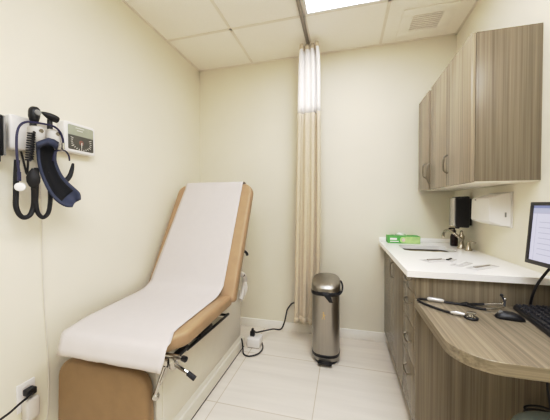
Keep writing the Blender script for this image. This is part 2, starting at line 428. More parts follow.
# ------------------------------------------------------------------ step bin
BX, BY = -.15, 2.228
def sup(w, d, z, n=36, e=2.7, cy=BY, cx=BX, tilt=0):
    out = []
    for j in range(n):
        a = 2*PI*j/n; c, s_ = math.cos(a), math.sin(a)
        x = math.copysign(abs(c)**(2/e), c)*w/2; y = math.copysign(abs(s_)**(2/e), s_)*d/2
        out.append((cx+x, cy+y, z+tilt*y))
    return out
t = thing('trash_can', 'brushed steel step trash can standing by the curtain', 'trash can', (BX, BY, 0))
W_, D_ = .222, .225
obj('base_ring', MB().loft([sup(W_*.86, D_*.86, 0), sup(W_*.9, D_*.9, .012), sup(W_*.9, D_*.9, .03)]), 'black', t)
obj('base_band', MB().loft([sup(W_*.93, D_*.93, .022), sup(W_*1.0, D_*1.0, .028), sup(W_*1.0, D_*1.0, .052), sup(W_*.95, D_*.95, .056)]), 'steel', t)
obj('black_ring', MB().loft([sup(W_*1.0, D_*1.0, .054), sup(W_*1.025, D_*1.025, .06), sup(W_*1.025, D_*1.025, .075), sup(W_*.98, D_*.98, .08)]), 'black', t).name = 'trim_ring'  # black ring around the foot of the can
obj('body', MB().loft([sup(W_, D_, .074), sup(W_, D_, .3), sup(W_, D_, .558), sup(W_*.96, D_*.96, .562)]), 'steel', t)
obj('neck', MB().loft([sup(W_*1.02, D_*1.0, .555), sup(W_*1.03, D_*1.01, .565), sup(W_*1.03, D_*1.01, .578), sup(W_*.98, D_*.98, .584)]), 'black', t)
ld = MB().loft([sup(W_*1.0, D_*1.0, .580, tilt=.1), sup(W_*1.05, D_*1.04, .584, tilt=.16), sup(W_*1.05, D_*1.04, .628, tilt=.24), sup(W_*1.02, D_*1.01, .640, tilt=.27), sup(W_*.94, D_*.93, .650, tilt=.28), sup(W_*.6, D_*.6, .658, tilt=.28), sup(W_*.2, D_*.2, .660, tilt=.28)])
obj('lid', ld, 'steel', t, ang=35)
pd = MB().box(BX-.055, BX+.055, 2.075, 2.135, .018, .030, .005)
obj('pedal', pd, 'black', t)
dc = MB()
zc = .392; yd = BY-D_/2-.0015
def dq(pts): 
    dc.b.faces.new([dc.b.verts.new((BX-.012+a, yd, zc+b)) for a, b in pts])
dq([(-.004, .030), (.004, .030), (.006, .022), (0, .017), (-.006, .022)])
dq([(-.006, .015), (.006, .015), (.010, -.004), (.004, -.008), (-.004, -.006)])
dq([(-.004, -.006), (.0, -.006), (-.008, -.030), (-.014, -.030)])
dq([(.0, -.006), (.005, -.008), (.014, -.026), (.008, -.030)])
dq([(.006, .013), (.016, .004), (.014, .0), (.005, .006)])
obj('decal', dc, 'gold', t, solid=.0008, smooth=False)
t = thing('bin_liner', 'black plastic liner edge poking out under the steel lid', 'bin liner', (BX, BY, .55))
ln = []
for z, k in ((.548, 1.035), (.560, 1.07), (.572, 1.055), (.580, 1.03)):
    r = sup(W_*k, D_*k, z, 48)
    ln.append([(x, y, zq+.006*noise.noise(Vector((x*60, y*60, z*10)))) for x, y, zq in r])
obj('gathered_edge', MB().loft(ln, cap=False), 'rubber', t, ang=180, solid=.002)
obj('loose_flap', MB().sheet([[(BX+.0+a*.03-.006*0+k*.012, 2.105-.003*k, .575-.017*k+.006*abs(a)) for a in (-1.2+.2*k, -.5, 0, .5, 1.2-.2*k)] for k in range(5)]), 'rubber', t, ang=180, solid=.002)
obj('side_loop', MB().tube([(BX+.07, 2.125, .575), (BX+.10, 2.13, .562), (BX+.128, 2.18, .578), (BX+.130, 2.24, .615), (BX+.115, 2.26, .64)], .007, 8, smooth=5), 'rubber', t)

# ------------------------------------------------------------------ power box on the floor by the table
t = thing('power_box', 'small white power box on the floor behind the exam table', 'power box', (-.78, 2.25, 0))
obj('housing', MB().box(-.842, -.722, 2.20, 2.31, .004, .088, .012, 3), 'whiteplastic', t)
obj('foot_pad', MB().box(-.835, -.73, 2.21, 2.30, 0, .006), 'grey', t)
obj('inlet', MB().box(-.82, -.785, 2.235, 2.265, .086, .094, .002), 'grey', t)
t = thing('power_cord', 'black cord plugged into the white power box and running behind the curtain', 'cord', (-.8, 2.25, .09))  # power cord between the wall and the box
obj('plug', MB().box(-.822, -.782, 2.232, 2.268, .094, .135, .006).box(-.812, -.792, 2.238, 2.262, .13, .158, .006), 'black', t)
obj('cable', MB().tube([(-.80, 2.25, .14), (-.775, 2.27, .115), (-.74, 2.33, .10), (-.68, 2.50, .05), (-.62, 2.575, .022), (-.585, 2.585, .09), (-.567, 2.590, .17), (-.553, 2.590, .225), (-.50, 2.55, .30), (-.46, 2.50, .33)], .0065, 8, smooth=6), 'black', t)
t = tag(obj('floor_cable', MB().tube([(-.872, 2.16, .10), (-.862, 2.15, .075), (-.852, 2.14, .02), (-.825, 2.09, .008), (-.77, 2.07, .008), (-.71, 2.12, .008), (-.695, 2.20, .008), (-.715, 2.27, .008), (-.73, 2.28, .03)], .006, 8, smooth=6), 'black', org=(-.8, 2.1, 0)), 'short black cable looped on the tiles in front of the power box', 'cord')

# ------------------------------------------------------------------ wall cabinets
CX = .617
def handle(mb, a, b, out, r=.0045):
    # bow handle from a to b bulging along out
    a, b, out = Vector(a), Vector(b), Vector(out)
    pts = [a, a+out*.75+(b-a)*.08, a+out+(b-a)*.3, a+out+(b-a)*.7, b+out*.75-(b-a)*.08, b]
    return mb.tube(pts, r, 8, smooth=4)
UZ0, UZ1 = 1.382, 2.135
def wall_cab(y0, y1, label, doors, handles):
    t = thing('wall_cabinet', label, 'cabinet', ((CX+XR)/2, (y0+y1)/2, UZ0), 'wood grain wall cabinets')
    obj('carcass', MB().box(CX+.022, XR-.001, y0, y1, UZ0+.003, UZ1, .001), 'wood', t)
    obj('underside', MB().box(CX+.02, XR-.002, y0+.002, y1-.002, UZ0, UZ0+.003), 'white_under', t)
    for i, (a, b) in enumerate(doors):
        d = obj('door', MB().box(CX, CX+.020, a, b, UZ0, UZ1, .0015), 'wood_front_lit', t)
        if handles[i]:
            hy, z0, z1 = handles[i]
            obj('handle', handle(MB(), (CX, hy, z1), (CX, hy, z0), (-.024, 0, 0)), 'handle_metal', d)
    return t
wc = wall_cab(1.571, 2.225, 'large greige wood grain wall cabinet above the sink, nearer one', [(1.571, 1.912), (1.914, 2.225)], [(1.885, 1.465, 1.575), None])
wall_cab(2.275, 2.560, 'narrow greige wood grain wall cabinet beyond the large one', [(2.275, 2.560)], [(2.335, 1.475, 1.59)])
fs = lab(obj('filler_strip', MB().box(CX+.012, XR-.002, 2.227, 2.273, UZ0+.002, UZ1-.002), 'edge', wc), 'dark recessed filler strip')
h2 = handle(MB(), (CX+.012, 2.245, 1.580), (CX+.012, 2.245, 1.425), (-.03, 0, 0))
obj('handle', h2, 'handle_metal', fs)

# ------------------------------------------------------------------ base cabinet, counter, sink, faucet
FX, PY = .350, 1.500
t = thing('base_cabinet', 'greige wood grain base cabinet with drawers under the white counter', 'cabinet', (.63, 2.05, 0))
obj('carcass', MB().box(FX+.022, XR-.001, PY, YB-.016, .10, .765, .001).box(FX+.022, FX+.04, PY, YB-.016, .765, .904).box(FX+.04, XR-.001, PY, PY+.02, .765, .904), 'wood', t)
obj('toe_kick', MB().box(FX+.05, XR-.001, PY+.0, YB-.016, 0, .10), 'wood', t)
obj('side_panel', MB().box(FX+.0, XR-.001, PY-.018, PY-.0005, 0, .906, .001), 'wood', t)
d = obj('door', MB().box(FX, FX+.020, 1.785, YB-.018, .115, .900, .0015), 'wood', t)
obj('handle', handle(MB(), (FX, 2.12, .845), (FX, 2.12, .73), (-.024, 0, 0)), 'handle_metal', d)
for z0, z1, hz in ((.800, .900, .865), (.618, .797, .735), (.415, .615, .525), (.115, .412, .345)):
    d = obj('drawer', MB().box(FX, FX+.020, PY+.004, 1.782, z0, z1, .0015), 'wood', t)
    obj('handle', handle(MB(), (FX, 1.685, hz), (FX, 1.575, hz), (-.022, 0, -.012)), 'handle_metal', d)

t = thing('countertop', 'white quartz countertop with undermount sink below the wall cabinets', 'countertop', (.61, 2.04, .906))
ctr = bmesh.new()
outer = [(.303, 1.455), (XR-.001, 1.455), (XR-.001, YB-.001), (.303, YB-.001)]
hole = rpoly([(.420, 2.085), (.765, 2.085), (.765, 2.385), (.420, 2.385)], .06, 6)
def loop(pts, z):
    v = [ctr.verts.new((x, y, z)) for x, y in pts]; return v, [ctr.edges.new((v[i], v[(i+1) % len(v)])) for i in range(len(v))]
rings = {}
for z in (.937, .906):
    vo, eo = loop(outer, z); vh, eh = loop(hole, z); rings[z] = (vo, vh)
    bmesh.ops.triangle_fill(ctr, edges=eo+eh, use_beauty=True)
for i in (0, 1):
    a, b = rings[.937][i], rings[.906][i]
    for j in range(len(a)):
        k = (j+1) % len(a); ctr.faces.new((a[j], a[k], b[k], b[j]))
mb = MB(); mb.b.free(); mb.b = ctr
obj('slab', mb, 'counter', t, smooth=False)
obj('backsplash', MB().box(.303, XR-.001, YB-.020, YB-.001, .9375, .970, .003), 'counter', t)
bs = [(-.004, .9055), (-.004, .90), (.010, .79), (.05, .775)]
sk = MB().loft([[(x+(-(d_) if x > .59 else d_)*1, y+(-(d_) if y > 2.235 else d_), z) for x, y in hole] for d_, z in ((-.006, .9055), (-.002, .88), (.006, .80), (.03, .775))], cap=False)
sk.b.faces.new([sk.b.verts.new((x+(-.03 if x > .59 else .03), y+(-.03 if y > 2.235 else .03), .775)) for x, y in hole])
sb = obj('sink_basin', sk, 'sinksteel', t, solid=.002)
obj('drain', MB().lathe([(.035, 0), (.035, .004), (.025, .005), (.02, .002)], (.59, 2.235, .777), 20), 'chrome', sb)

t = thing('faucet', 'brushed nickel faucet with hooked spout and side lever', 'faucet', (.84, 2.16, .937))
fa = (.838, 2.165)
obj('base', MB().lathe([(.028, .937), (.029, .945), (.022, .955), (.017, .975), (.015, 1.0), (.020, 1.012), (.021, 1.03), (.013, 1.045), (.008, 1.06), (.0095, 1.066), (.004, 1.074)], (.842, 2.275, 0), 20), 'nickel', t)
obj('spout', MB().tube([(0.842,2.255,1.001), (0.830,2.258,1.015), (0.810,2.248,1.031), (0.790,2.266,1.051), (0.780,2.305,1.067), (0.770,2.347,1.067), (0.760,2.373,1.054), (0.757,2.388,1.025), (0.757,2.385,1.005)], .0105, 10, smooth=6, radii=[.012, .011, .010, .010, .010, .011]), 'nickel', t)
hb = obj('handle_base', MB().lathe([(.024, .937), (.024, .943), (.016, .957), (.012, .985), (.010, 1.0)], (.857, 2.195, 0), 16), 'nickel', t)
obj('lever', MB().tube([(.857, 2.195, .998), (.864, 2.16, 1.004), (.872, 2.125, 1.003)], .006, 8, radii=[.009, .006, .005]), 'nickel', hb)

# soap dispenser, bottle, towel dispenser
t = thing('soap_dispenser', 'black soap dispenser with grey front mounted on the wall behind the faucet', 'soap dispenser', (.86, 2.3, 1.1))
def X_(u, v, w): return (w, u, v)
obj('back_plate', MB().box(.88, XR-.001, 2.285, 2.35, 1.11, 1.31, .004), 'black', t)
obj('cover', MB().pad(rpoly([(.795, 1.100), (.884, 1.094), (.884, 1.328), (.795, 1.325)], [.02, .012, .012, .02], 5), 2.245, 2.352, .008, lambda u, v, w: (u, w, v)), 'black', t, ang=50)
obj('front_panel', MB().box(.786, .798, 2.256, 2.352, 1.105, 1.318, .004), 'silver', t)
obj('nozzle', MB().box(.81, .835, 2.285, 2.315, 1.086, 1.104, .005), 'black', t)
t = thing('soap_bottle', 'small dark red bottle standing on the counter behind the faucet', 'bottle', (.845, 2.42, .937))
obj('bottle_body', MB().lathe([(.024, .9372), (.027, .945), (.027, 1.01), (.022, 1.03), (.011, 1.04), (.010, 1.05)], (.845, 2.42, 0), 18), 'darkred', t)
obj('pump', MB().lathe([(.013, 1.048), (.013, 1.062), (.006, 1.064), (.006, 1.075)], (.845, 2.42, 0), 12).tube([(.85, 2.42, 1.076), (.815, 2.42, 1.076), (.806, 2.42, 1.071)], .006, 8), 'darkred', t)
t = thing('towel_dispenser', 'white enamel paper towel dispenser on the wall below the large cabinet', 'towel dispenser', (.86, 1.92, 1.13))
obj('case', MB().pad(rpoly([(.870, 1.328), (.803, 1.306), (.800, 1.168), (.865, 1.146), (XR-.001, 1.140), (XR-.001, 1.334)], [.01, .012, .012, .01, .002, .002], 3), 1.795, 2.02, .006, lambda u, v, w: (u, w, v)), 'whiteplastic', t, ang=30)
obj('wall_plate', MB().box(.906, XR, 1.785, 2.03, 1.134, 1.340, .002), 'paleplastic', t)
obj('lock', MB().box(.878, .886, 1.792, 1.797, 1.195, 1.222, .001), 'grey', t)
obj('badge', MB().box(.800, .803, 1.955, 1.968, 1.293, 1.300), 'grey', t)

# tissue box
t = thing('tissue_box', 'green cardboard tissue box on the far end of the counter', 'tissue box', (.485, 2.50, .937))
def face_quad(mb, pts, mi): f = mb.b.faces.new([mb.b.verts.new(p) for p in pts]); f.material_index = mi
tb = MB().box(.358, .612, 2.462, 2.575, .9375, .999, .003)
obj('carton', tb, 'green', t)
yq = 2.4605
obj('light_panel', MB().box(.497, .609, yq, 2.463, .940, .996), 'greenlt', t)
pn = MB()
obj('printed_patch', MB().box(.376, .430, yq-.0004, 2.463, .966, .983, .001).box(.376, .445, yq-.0004, 2.463, .950, .957, .001), 'tissue', t)
obj('round_emblem', MB().lathe([(.026, 0), (.026, .003)], (.480, yq+.002, .967), 20, (0, -1, 0)), 'greenlt', t)
obj('emblem_flower', MB().lathe([(.013, 0), (.010, .002)], (.482, yq-.0005, .967), 14, (0, -1, 0), sy=1.2), 'pink', t)
tp = []
for k in range(5):
    tp.append([(.42+.10*a, 2.52+.016*math.sin(a*9+k)*k/4, .996+.005*k*(.7+.6*math.sin(a*3.1)*(1)) ) for a in [i/10 for i in range(11)]])
obj('tissue', MB().sheet(tp), 'tissue', t, ang=180, solid=.001)

# packaged instruments on the counter
def packet(label, c, ang, l, w, tool, dark):
    t = thing('instrument_packet', label, 'packet', (c[0], c[1], .937), 'packets on the counter')
    R_ = Matrix.Translation((c[0], c[1], 0)) @ Matrix.Rotation(ang, 4, 'Z')
    f = lambda u, v, w_: tuple(R_ @ Vector((u, v, w_)))
    rows = []
    for i in range(9):
        u = -l/2+l*i/8
        rows.append([tuple(R_ @ Vector((u, -w/2+w*j/6, .9385+.004*math.sin(PI*j/6)*(.6+.4*math.sin(PI*i/8))+.0015*noise.noise(Vector((u*70, j, c[0]*9)))))) for j in range(7)])
    obj('pouch', MB().sheet(rows), 'pouch', t, ang=180, solid=.0008)
    obj('instrument', MB().pad(rpoly([(-l*.36, -.008), (l*.30, -.005), (l*.36, 0), (l*.30, .005), (-l*.36, .008)], .003, 2), .9425, .949, .002, f), tool, t)
    return t
packet('clear packet with a pale instrument, leftmost on the counter', (.515, 1.755), math.radians(28), .15, .07, 'shade', 0)
packet('clear packet with a short dark instrument, near the middle of the counter', (.600, 1.785), math.radians(55), .10, .05, 'bezel', 1)
packet('clear packet with a white instrument, between the dark one and the rightmost', (.622, 1.675), math.radians(48), .15, .055, 'whiteplastic', 0)
packet('clear packet with a long grey instrument, nearest the wall', (.700, 1.625), math.radians(38), .19, .06, 'shade', 0)

# ------------------------------------------------------------------ desk
DZ = .790
t = thing('desk', 'wood grain wall desk with rounded corner below the counter end', 'desk', (.63, 1.2, .75))
out = rpoly([(.343, PY-.019), (.343, .945), (XR-.001, .945), (XR-.001, PY-.019)], [0, .13, 0, 0], 10)
obj('desktop', MB().pad(out, DZ-.042, DZ, .0015, lambda u, v, w: (u, v, w), seg=1), 'desk', t, ang=30)
br = MB().loft([[(XR-.03+k, 1.30, .748), (XR-.03+k, 1.0, .748), (XR-.03+k, 1.27, .45)] for k in (0, .024)])
obj('bracket', br, 'edge', t, smooth=False)

dk = bpy.data.objects['desktop']; dk.data.materials.append(M['desk_edge'])
for p_ in dk.data.polygons:
    if abs(p_.normal.z) < .5 and p_.normal.y < -.6: p_.material_index = 1
# stethoscope on desk
t = thing('stethoscope', 'black stethoscope with chrome chest piece lying on the desk', 'stethoscope', (.5, 1.4, DZ))
z = DZ+.006
obj('tubing', MB().tube([(.455, 1.305, z), (.41, 1.345, z), (.375, 1.39, z), (.353, 1.43, z), (.355, 1.458, z), (.385, 1.468, z), (.41, 1.464, z), (.46, 1.452, z), (.50, 1.442, z), (.535, 1.436, z)], .0055, 8, smooth=6), 'black', t)
obj('name_tag', MB().tube([(.397, 1.467, z+.003), (.405, 1.4655, z+.004), (.458, 1.4525, z+.004), (.466, 1.450, z+.003)], .011, 10, radii=[.007, .011, .011, .007]), 'silver', t)
obj('yoke', MB().tube([(.53, 1.437, z), (.555, 1.43, z+.004), (.565, 1.428, z)], .008, 8, radii=[.006, .012, .007]).tube([(.55, 1.432, z), (.59, 1.446, z+.002), (.63, 1.445, z+.006)], .006, 8, smooth=3).tube([(.55, 1.430, z), (.585, 1.40, z), (.612, 1.382, z+.004)], .006, 8, smooth=3), 'black', t)
obj('ear_tube', MB().tube([(.625, 1.446, z+.006), (.66, 1.436, z+.014), (.692, 1.425, z+.02)], .0042, 8, smooth=4), 'chrome', t)
obj('ear_tube', MB().tube([(.608, 1.384, z+.004), (.65, 1.392, z+.006), (.69, 1.405, z+.016)], .0042, 8, smooth=4), 'chrome', t)
obj('ear_tip', MB().tube([(.69, 1.424, z+.02), (.698, 1.422, z+.03), (.700, 1.420, z+.042)], .005, 8, radii=[.0045, .005, .004]).ball((.700, 1.420, z+.044), .007), 'chrome', t)
obj('ear_tip', MB().tube([(.69, 1.405, z+.016), (.697, 1.415, z+.035), (.690, 1.425, z+.058)], .005, 8, radii=[.005, .0045, .004]).ball((.690, 1.425, z+.06), .007), 'black', t)
obj('stem', MB().tube([(.448, 1.310, z+.002), (.465, 1.300, z+.005), (.492, 1.288, z+.006)], .008, 10, radii=[.006, .009, .007]), 'silver', t)
cp = MB().lathe([(.012, .0), (.023, .001), (.024, .005), (.012, .010), (.010, .018), (.017, .022), (.018, .026), (.010, .028)], (.512, 1.278, DZ+.001), 20)
obj('chest_piece', cp, 'chrome', t)
obj('diaphragm_rim', MB().lathe([(.0235, -.002), (.0255, 0), (.0255, .004), (.0235, .006)], (.512, 1.278, DZ+.003), 20), 'black', t)

# mouse
t = thing('computer_mouse', 'black computer mouse on the desk beside the keyboard', 'mouse', (.665, 1.325, DZ))
Rm = Matrix.Translation((.668, 1.318, 0)) @ Matrix.Rotation(math.radians(-8), 4, 'Z')
def msec(u, k):
    w = .027*k; hgt = .029*(math.sin(PI*min(1, max(0, (u+.055)/.11)))**.55)*(1-.10*u/.055)+.002
    return [tuple(Rm @ Vector((u*.9, w*math.cos(a)*(.92 if math.sin(a) < .2 else 1), DZ+.001+max(0, math.sin(a))*hgt))) for a in [2*PI*j/20 for j in range(20)]]
obj('shell', MB().loft([msec(u, k) for u, k in ((-.0555, .3), (-.052, .62), (-.042, .86), (-.02, .97), (.01, 1.0), (.035, .95), (.05, .7), (.055, .35))]), 'black', t, ang=180)
obj('scroll_wheel', MB().lathe([(.007, -.003), (.009, -.002), (.009, .002), (.007, .003)], tuple(Rm @ Vector((-.030, 0, DZ+.0225))), 12, tuple(Rm.to_3x3() @ Vector((0, 1, 0)))), 'grey', t)

# keyboard
t = thing('keyboard', 'black computer keyboard on the desk in front of the monitor', 'keyboard', (.81, 1.22, DZ))
Rk = Matrix.Translation((.742, 1.447, DZ)) @ Matrix.Rotation(math.radians(-96.5), 4, 'Z')
# local: u along the long side (towards the viewer), v across towards the wall
obj('case', MB().pad(rpoly([(0, 0), (.44, 0), (.44, .155), (0, .155)], .012, 4), .001, .020, .005, lambda u, v, w: tuple(Rk @ Vector((u, v, w+v*.06*(1 if w > .01 else 0))))), 'black', t, ang=40)
kme = MB().loft([[(-a, -a*1.0, z_), (a, -a, z_), (a, a, z_), (-a, a, z_)] for a, z_ in ((.0085, 0), (.008, .006), (.0062, .008))])
first = None
for r in range(6):
    for c_ in range(17):
        if r == 0 and 4 <= c_ <= 8: continue
        u, v = .018+c_*.0252, .017+r*.0232
        loc = Rk @ Vector((u, v, .0202+v*.06)) - Vector((.81, 1.22, DZ))
        if first is None:
            first = obj('key', kme, 'key', t, org=(0, 0, 0)); k_ = first
        else:
            k_ = first.copy(); COL.objects.link(k_)
        k_.parent = t; k_.location = loc; k_.rotation_euler = (0, 0, math.radians(-96.5))
sp = MB().box(.018+4*.0252-.009, .018+8*.0252+.009, .009, .025, .0202, .028, .002)
for v in sp.b.verts: v.co = Rk @ v.co
obj('space_bar', sp, 'key', t)

# monitor
t = thing('monitor', 'black framed computer monitor showing a pale lavender page', 'monitor', (.80, 1.18, DZ))
MH, MW = .262, .43
far = Vector((.758, 1.398, 1.017)); dirv = Vector((.105, -.994, 0)).normalized()
up = Vector((.078, -.0, .997)); up = (up-dirv*up.dot(dirv)).normalized(); nrm = dirv.cross(up).normalized()
if nrm.x > 0: nrm = -nrm
def mf(u, v, w): return tuple(far+dirv*u+up*v+nrm*w)
def mbox(mb, u0, u1, v0, v1, w0, w1, mi=0, bev=0):
    n0 = MB().box(u0, u1, v0, v1, w0, w1, bev)
    for v in n0.b.verts: v.co = mf(*v.co)
    me = bpy.data.meshes.new('tmp'); n0.b.to_mesh(me); n0.b.free(); k = len(mb.b.faces); mb.b.from_mesh(me); bpy.data.meshes.remove(me)
    mb.b.faces.ensure_lookup_table()
    for f in mb.b.faces[k:]: f.material_index = mi
    return mb
fr = MB(); b_ = .0145
mbox(fr, 0, MW, 0, b_+.003, -.022, 0, bev=.003); mbox(fr, 0, MW, MH-b_, MH, -.022, 0, bev=.003); mbox(fr, 0, b_, b_, MH-b_+.002, -.022, 0, bev=.003); mbox(fr, MW-b_, MW, b_, MH-b_+.002, -.022, 0, bev=.003)
obj('bezel', fr, 'bezel', t)
bkp = MB(); mbox(bkp, .006, MW-.006, .006, MH-.006, -.045, -.018, bev=.012); obj('back_shell', bkp, 'black', t)
sc = MB()
mbox(sc, b_-.001, MW-b_+.001, b_, MH-b_, -.012, -.006, 0)
mbox(sc, b_, MW-b_, MH-b_-.011, MH-b_, -.006, -.0055, 1)
mbox(sc, b_, MW-b_, MH-b_-.030, MH-b_-.011, -.006, -.0055, 2)
mbox(sc, b_, MW-b_, MH-b_-.034, MH-b_-.030, -.006, -.0054, 3)
for k in range(7): mbox(sc, .05, .05+.12+.03*((k*7) % 4), .045+k*.022, .048+k*.022, -.006, -.0055, 3)
mbox(sc, .034, .0352, b_, MH-b_-.034, -.006, -.0054, 3)
obj('screen', sc, ['screen', 'screenbar', 'screentool', 'screenline'], t, smooth=False)
nk = MB(); p = Vector(mf(MW/2, .08, -.05))
nk.tube([p, p+Vector((.015, 0, -.05)), (p.x+.015, p.y, DZ+.012)], .02, 10, smooth=3); obj('neck', nk, 'black', t)
obj('stand_base', MB().lathe([(.075, .001), (.078, .006), (.07, .012), (.02, .016)], (p.x-.005, p.y, DZ), 24), 'black', t)
tag(obj('monitor_cable', MB().tube([(.872, 1.37, 1.06), (.858, 1.395, 1.01), (.844, 1.40, .983), (.822, 1.41, .935), (.808, 1.42, .885), (.806, 1.435, .835), (.815, 1.45, .800), (.85, 1.458, .796), (.895, 1.43, .797)], .0055, 8, smooth=6), 'black', org=(.85, 1.42, DZ)), 'black cable curving down from the back of the monitor', 'cord')

# cable under the desk
lp = [(.892, 1.44, .742), (.888, 1.445, .60), (.878, 1.45, .50), (.884, 1.45, .42), (.888, 1.445, .37)]
for k in range(0, 26):
    a = 2*PI*k/12+.6
    lp.append((.842+.055*math.cos(a), 1.43+.024*math.sin(a), .352-.0014*k+.004*math.sin(a)))
tag(obj('hanging_cable', MB().tube(lp, .0045, 7, smooth=4), 'black', org=(.86, 1.44, .3)), 'black cable hanging below the desk and coiled in a loop', 'cord')

# stool
t = thing('stool', 'round sage green stool at the front of the desk', 'stool', (.705, 1.0, 0))
sx, sy = .705, 1.0
obj('seat', MB().lathe([(.15, .463), (.168, .470), (.175, .488), (.172, .513), (.155, .526), (.08, .531), (.01, .532)], (sx, sy, 0), 32), 'sage', t, ang=60)
obj('seat_pan', MB().lathe([(.05, .443), (.12, .450), (.15, .464)], (sx, sy, 0), 24), 'black', t)
obj('gas_column', MB().lathe([(.028, .10), (.028, .28), (.016, .285), (.016, .45)], (sx, sy, 0), 16), 'chrome', t)
for k in range(5):
    a = 2*PI*k/5+.3; c_, s_ = math.cos(a), math.sin(a)
    lg = obj('leg', MB().tube([(sx+.02*c_, sy+.02*s_, .115), (sx+.215*c_, sy+.215*s_, .075)], .016, 8, radii=[.02, .012]), 'chrome', t)
    obj('caster', MB().lathe([(.018, -.012), (.026, -.008), (.026, .008), (.018, .012)], (sx+.215*c_, sy+.215*s_, .027), 14, (-s_, c_, 0)).tube([(sx+.215*c_, sy+.215*s_, .03), (sx+.215*c_, sy+.215*s_, .08)], .006, 6), 'black', lg)

# ------------------------------------------------------------------ left wall instruments
def v3(pts): return [Vector(p) for p in pts]
t = thing('diagnostic_station', 'white wall station with two grey cradles holding black scopes', 'diagnostic station', (XL, 1.0, 1.6))
pn = rpoly([(.872, 1.525), (1.085, 1.555), (1.085, 1.690), (.872, 1.690)], .014, 4)
obj('panel', MB().pad(pn, XL+.001, XL+.052, .010, lambda u, v, w: (w, u, v)), 'whiteplastic', t, ang=50)
for yy, zz_ in ((.957, 1.618), (1.033, 1.622)):
    cr = obj('cradle', MB().lathe([(.020, -.055), (.030, -.045), (.034, 0), (.033, .022), (.024, .030)], (XL+.085, yy, zz_), 20), 'paleplastic', t)
    obj('cradle_arm', MB().box(XL+.045, XL+.075, yy-.018, yy+.018, zz_-.035, zz_+.02, .006), 'whiteplastic', cr)
    obj('cradle_button', MB().lathe([(.010, 0), (.009, .004)], (XL+.118, yy, zz_+.008), 12, (1, 0, 0)), 'chrome', cr)
hel = []
for k in range(120):
    f = k/119; a = 2*PI*12*f
    hel.append((XL+.12+.012*math.cos(a), .915-.012*f+.012*math.sin(a), 1.610-.135*f))
obj('coiled_cord', MB().tube(hel, .0042, 6), 'rubber', t)
obj('cord_tail', MB().tube([(XL+.11, .905, 1.475), (XL+.09, .915, 1.44), (XL+.06, .93, 1.42), (XL+.02, .94, 1.50), (XL+.01, .94, 1.53)], .0042, 6, smooth=5), 'rubber', t)

t = thing('otoscope', 'black otoscope head upright in the left cradle', 'otoscope', (XL+.085, .945, 1.62))
obj('handle', MB().lathe([(.012, 1.60), (.014, 1.64), (.013, 1.665), (.011, 1.672)], (XL+.085, .945, 0), 16), 'black', t)
hd = MB().loft([[(XL+.095+.022*math.cos(a)*k, .943+.022*math.sin(a)*k+dy, z_) for a in [2*PI*j/18 for j in range(18)]] for z_, k, dy in ((1.662, .45, 0), (1.672, .8, 0), (1.69, 1.0, 0), (1.715, 1.05, .002), (1.728, .95, .003), (1.737, .6, .004))])
obj('head', hd, 'black', t, ang=60)
obj('lens_ring', MB().lathe([(.012, 0), (.014, .003), (.012, .008)], (XL+.117, .943, 1.708), 16, (1, 0, 0)), 'grey', t)
t = thing('ophthalmoscope', 'black hammer-shaped scope with pointed tip in the right cradle', 'ophthalmoscope', (XL+.085, 1.02, 1.62))
obj('handle', MB().lathe([(.011, 1.60), (.012, 1.66), (.011, 1.70)], (XL+.085, 1.020, 0), 16), 'black', t)
obj('head', MB().tube([(XL+.10, .972, 1.722), (XL+.10, .985, 1.719), (XL+.10, 1.005, 1.714), (XL+.10, 1.03, 1.709), (XL+.10, 1.045, 1.706)], .014, 12, radii=[.004, .010, .0165, .019, .017]), 'black', t)
obj('speculum', MB().tube([(XL+.10, .966, 1.7235), (XL+.10, .978, 1.7205)], .003, 8, radii=[.0025, .005]), 'grey', t)

# gauge
t = thing('blood_pressure_gauge', 'square white aneroid gauge with dark dial on the left wall', 'gauge', (XL, 1.2, 1.65))
G0 = (1.116, 1.566); G1 = (1.303, 1.736)
def gf(u, v, w): return (XL+w, u, v)
obj('housing', MB().pad(rpoly([G0, (G1[0], G0[1]), G1, (G0[0], G1[1])], .014, 5), 0, .050, .010, gf), 'whiteplastic', t, ang=50)
gx = XL+.0505
obj('upper_glass', MB().pad(rpoly([(1.137, 1.664), (1.289, 1.664), (1.289, 1.720), (1.137, 1.720)], [.001, .001, .008, .008], 3), .046, .0515, .001, gf), 'dialglass', t)
fc = obj('dial_face', MB().pad(rpoly([(1.137, 1.583), (1.289, 1.583), (1.289, 1.664), (1.137, 1.664)], [.008, .008, .001, .001], 3), .046, .0513, .001, gf), 'dialface', t)
for k in range(17):
    a = math.radians(200-k*220/16*1.0) if 0 else math.radians(205+k*(-230/16))
    a = math.radians(-25+k*230/16)
    r0, r1 = .052, .062+(.006 if k % 4 == 0 else 0)
    cy, cz = 1.213, 1.630
    ca, sa = math.cos(a+PI), math.sin(a+PI)
    p0, p1 = Vector((gx+.0015, cy+ca*r0, cz+sa*r0*.75)), Vector((gx+.0015, cy+ca*r1, cz+sa*r1*.75))
    obj('scale_mark', MB().tube([p0, p1], .0022, 4), 'dialmark', fc)
obj('centre_emblem', MB().lathe([(.014, 0), (.012, .002)], (gx+.001, 1.213, 1.628), 16, (1, 0, 0)), 'dialred', fc)
obj('needle', MB().tube([(gx+.004, 1.213, 1.628), (gx+.004, 1.211, 1.590)], .0022, 5, radii=[.003, .001]), 'dialmark', fc)
for i, w_ in enumerate((.05, .035)):
    obj('printed_line', MB().box(gx+.0005, gx+.0016, 1.175-w_/2+.03, 1.175+w_/2+.03, 1.706-.014*i, 1.709-.014*i), 'dialmark', t)

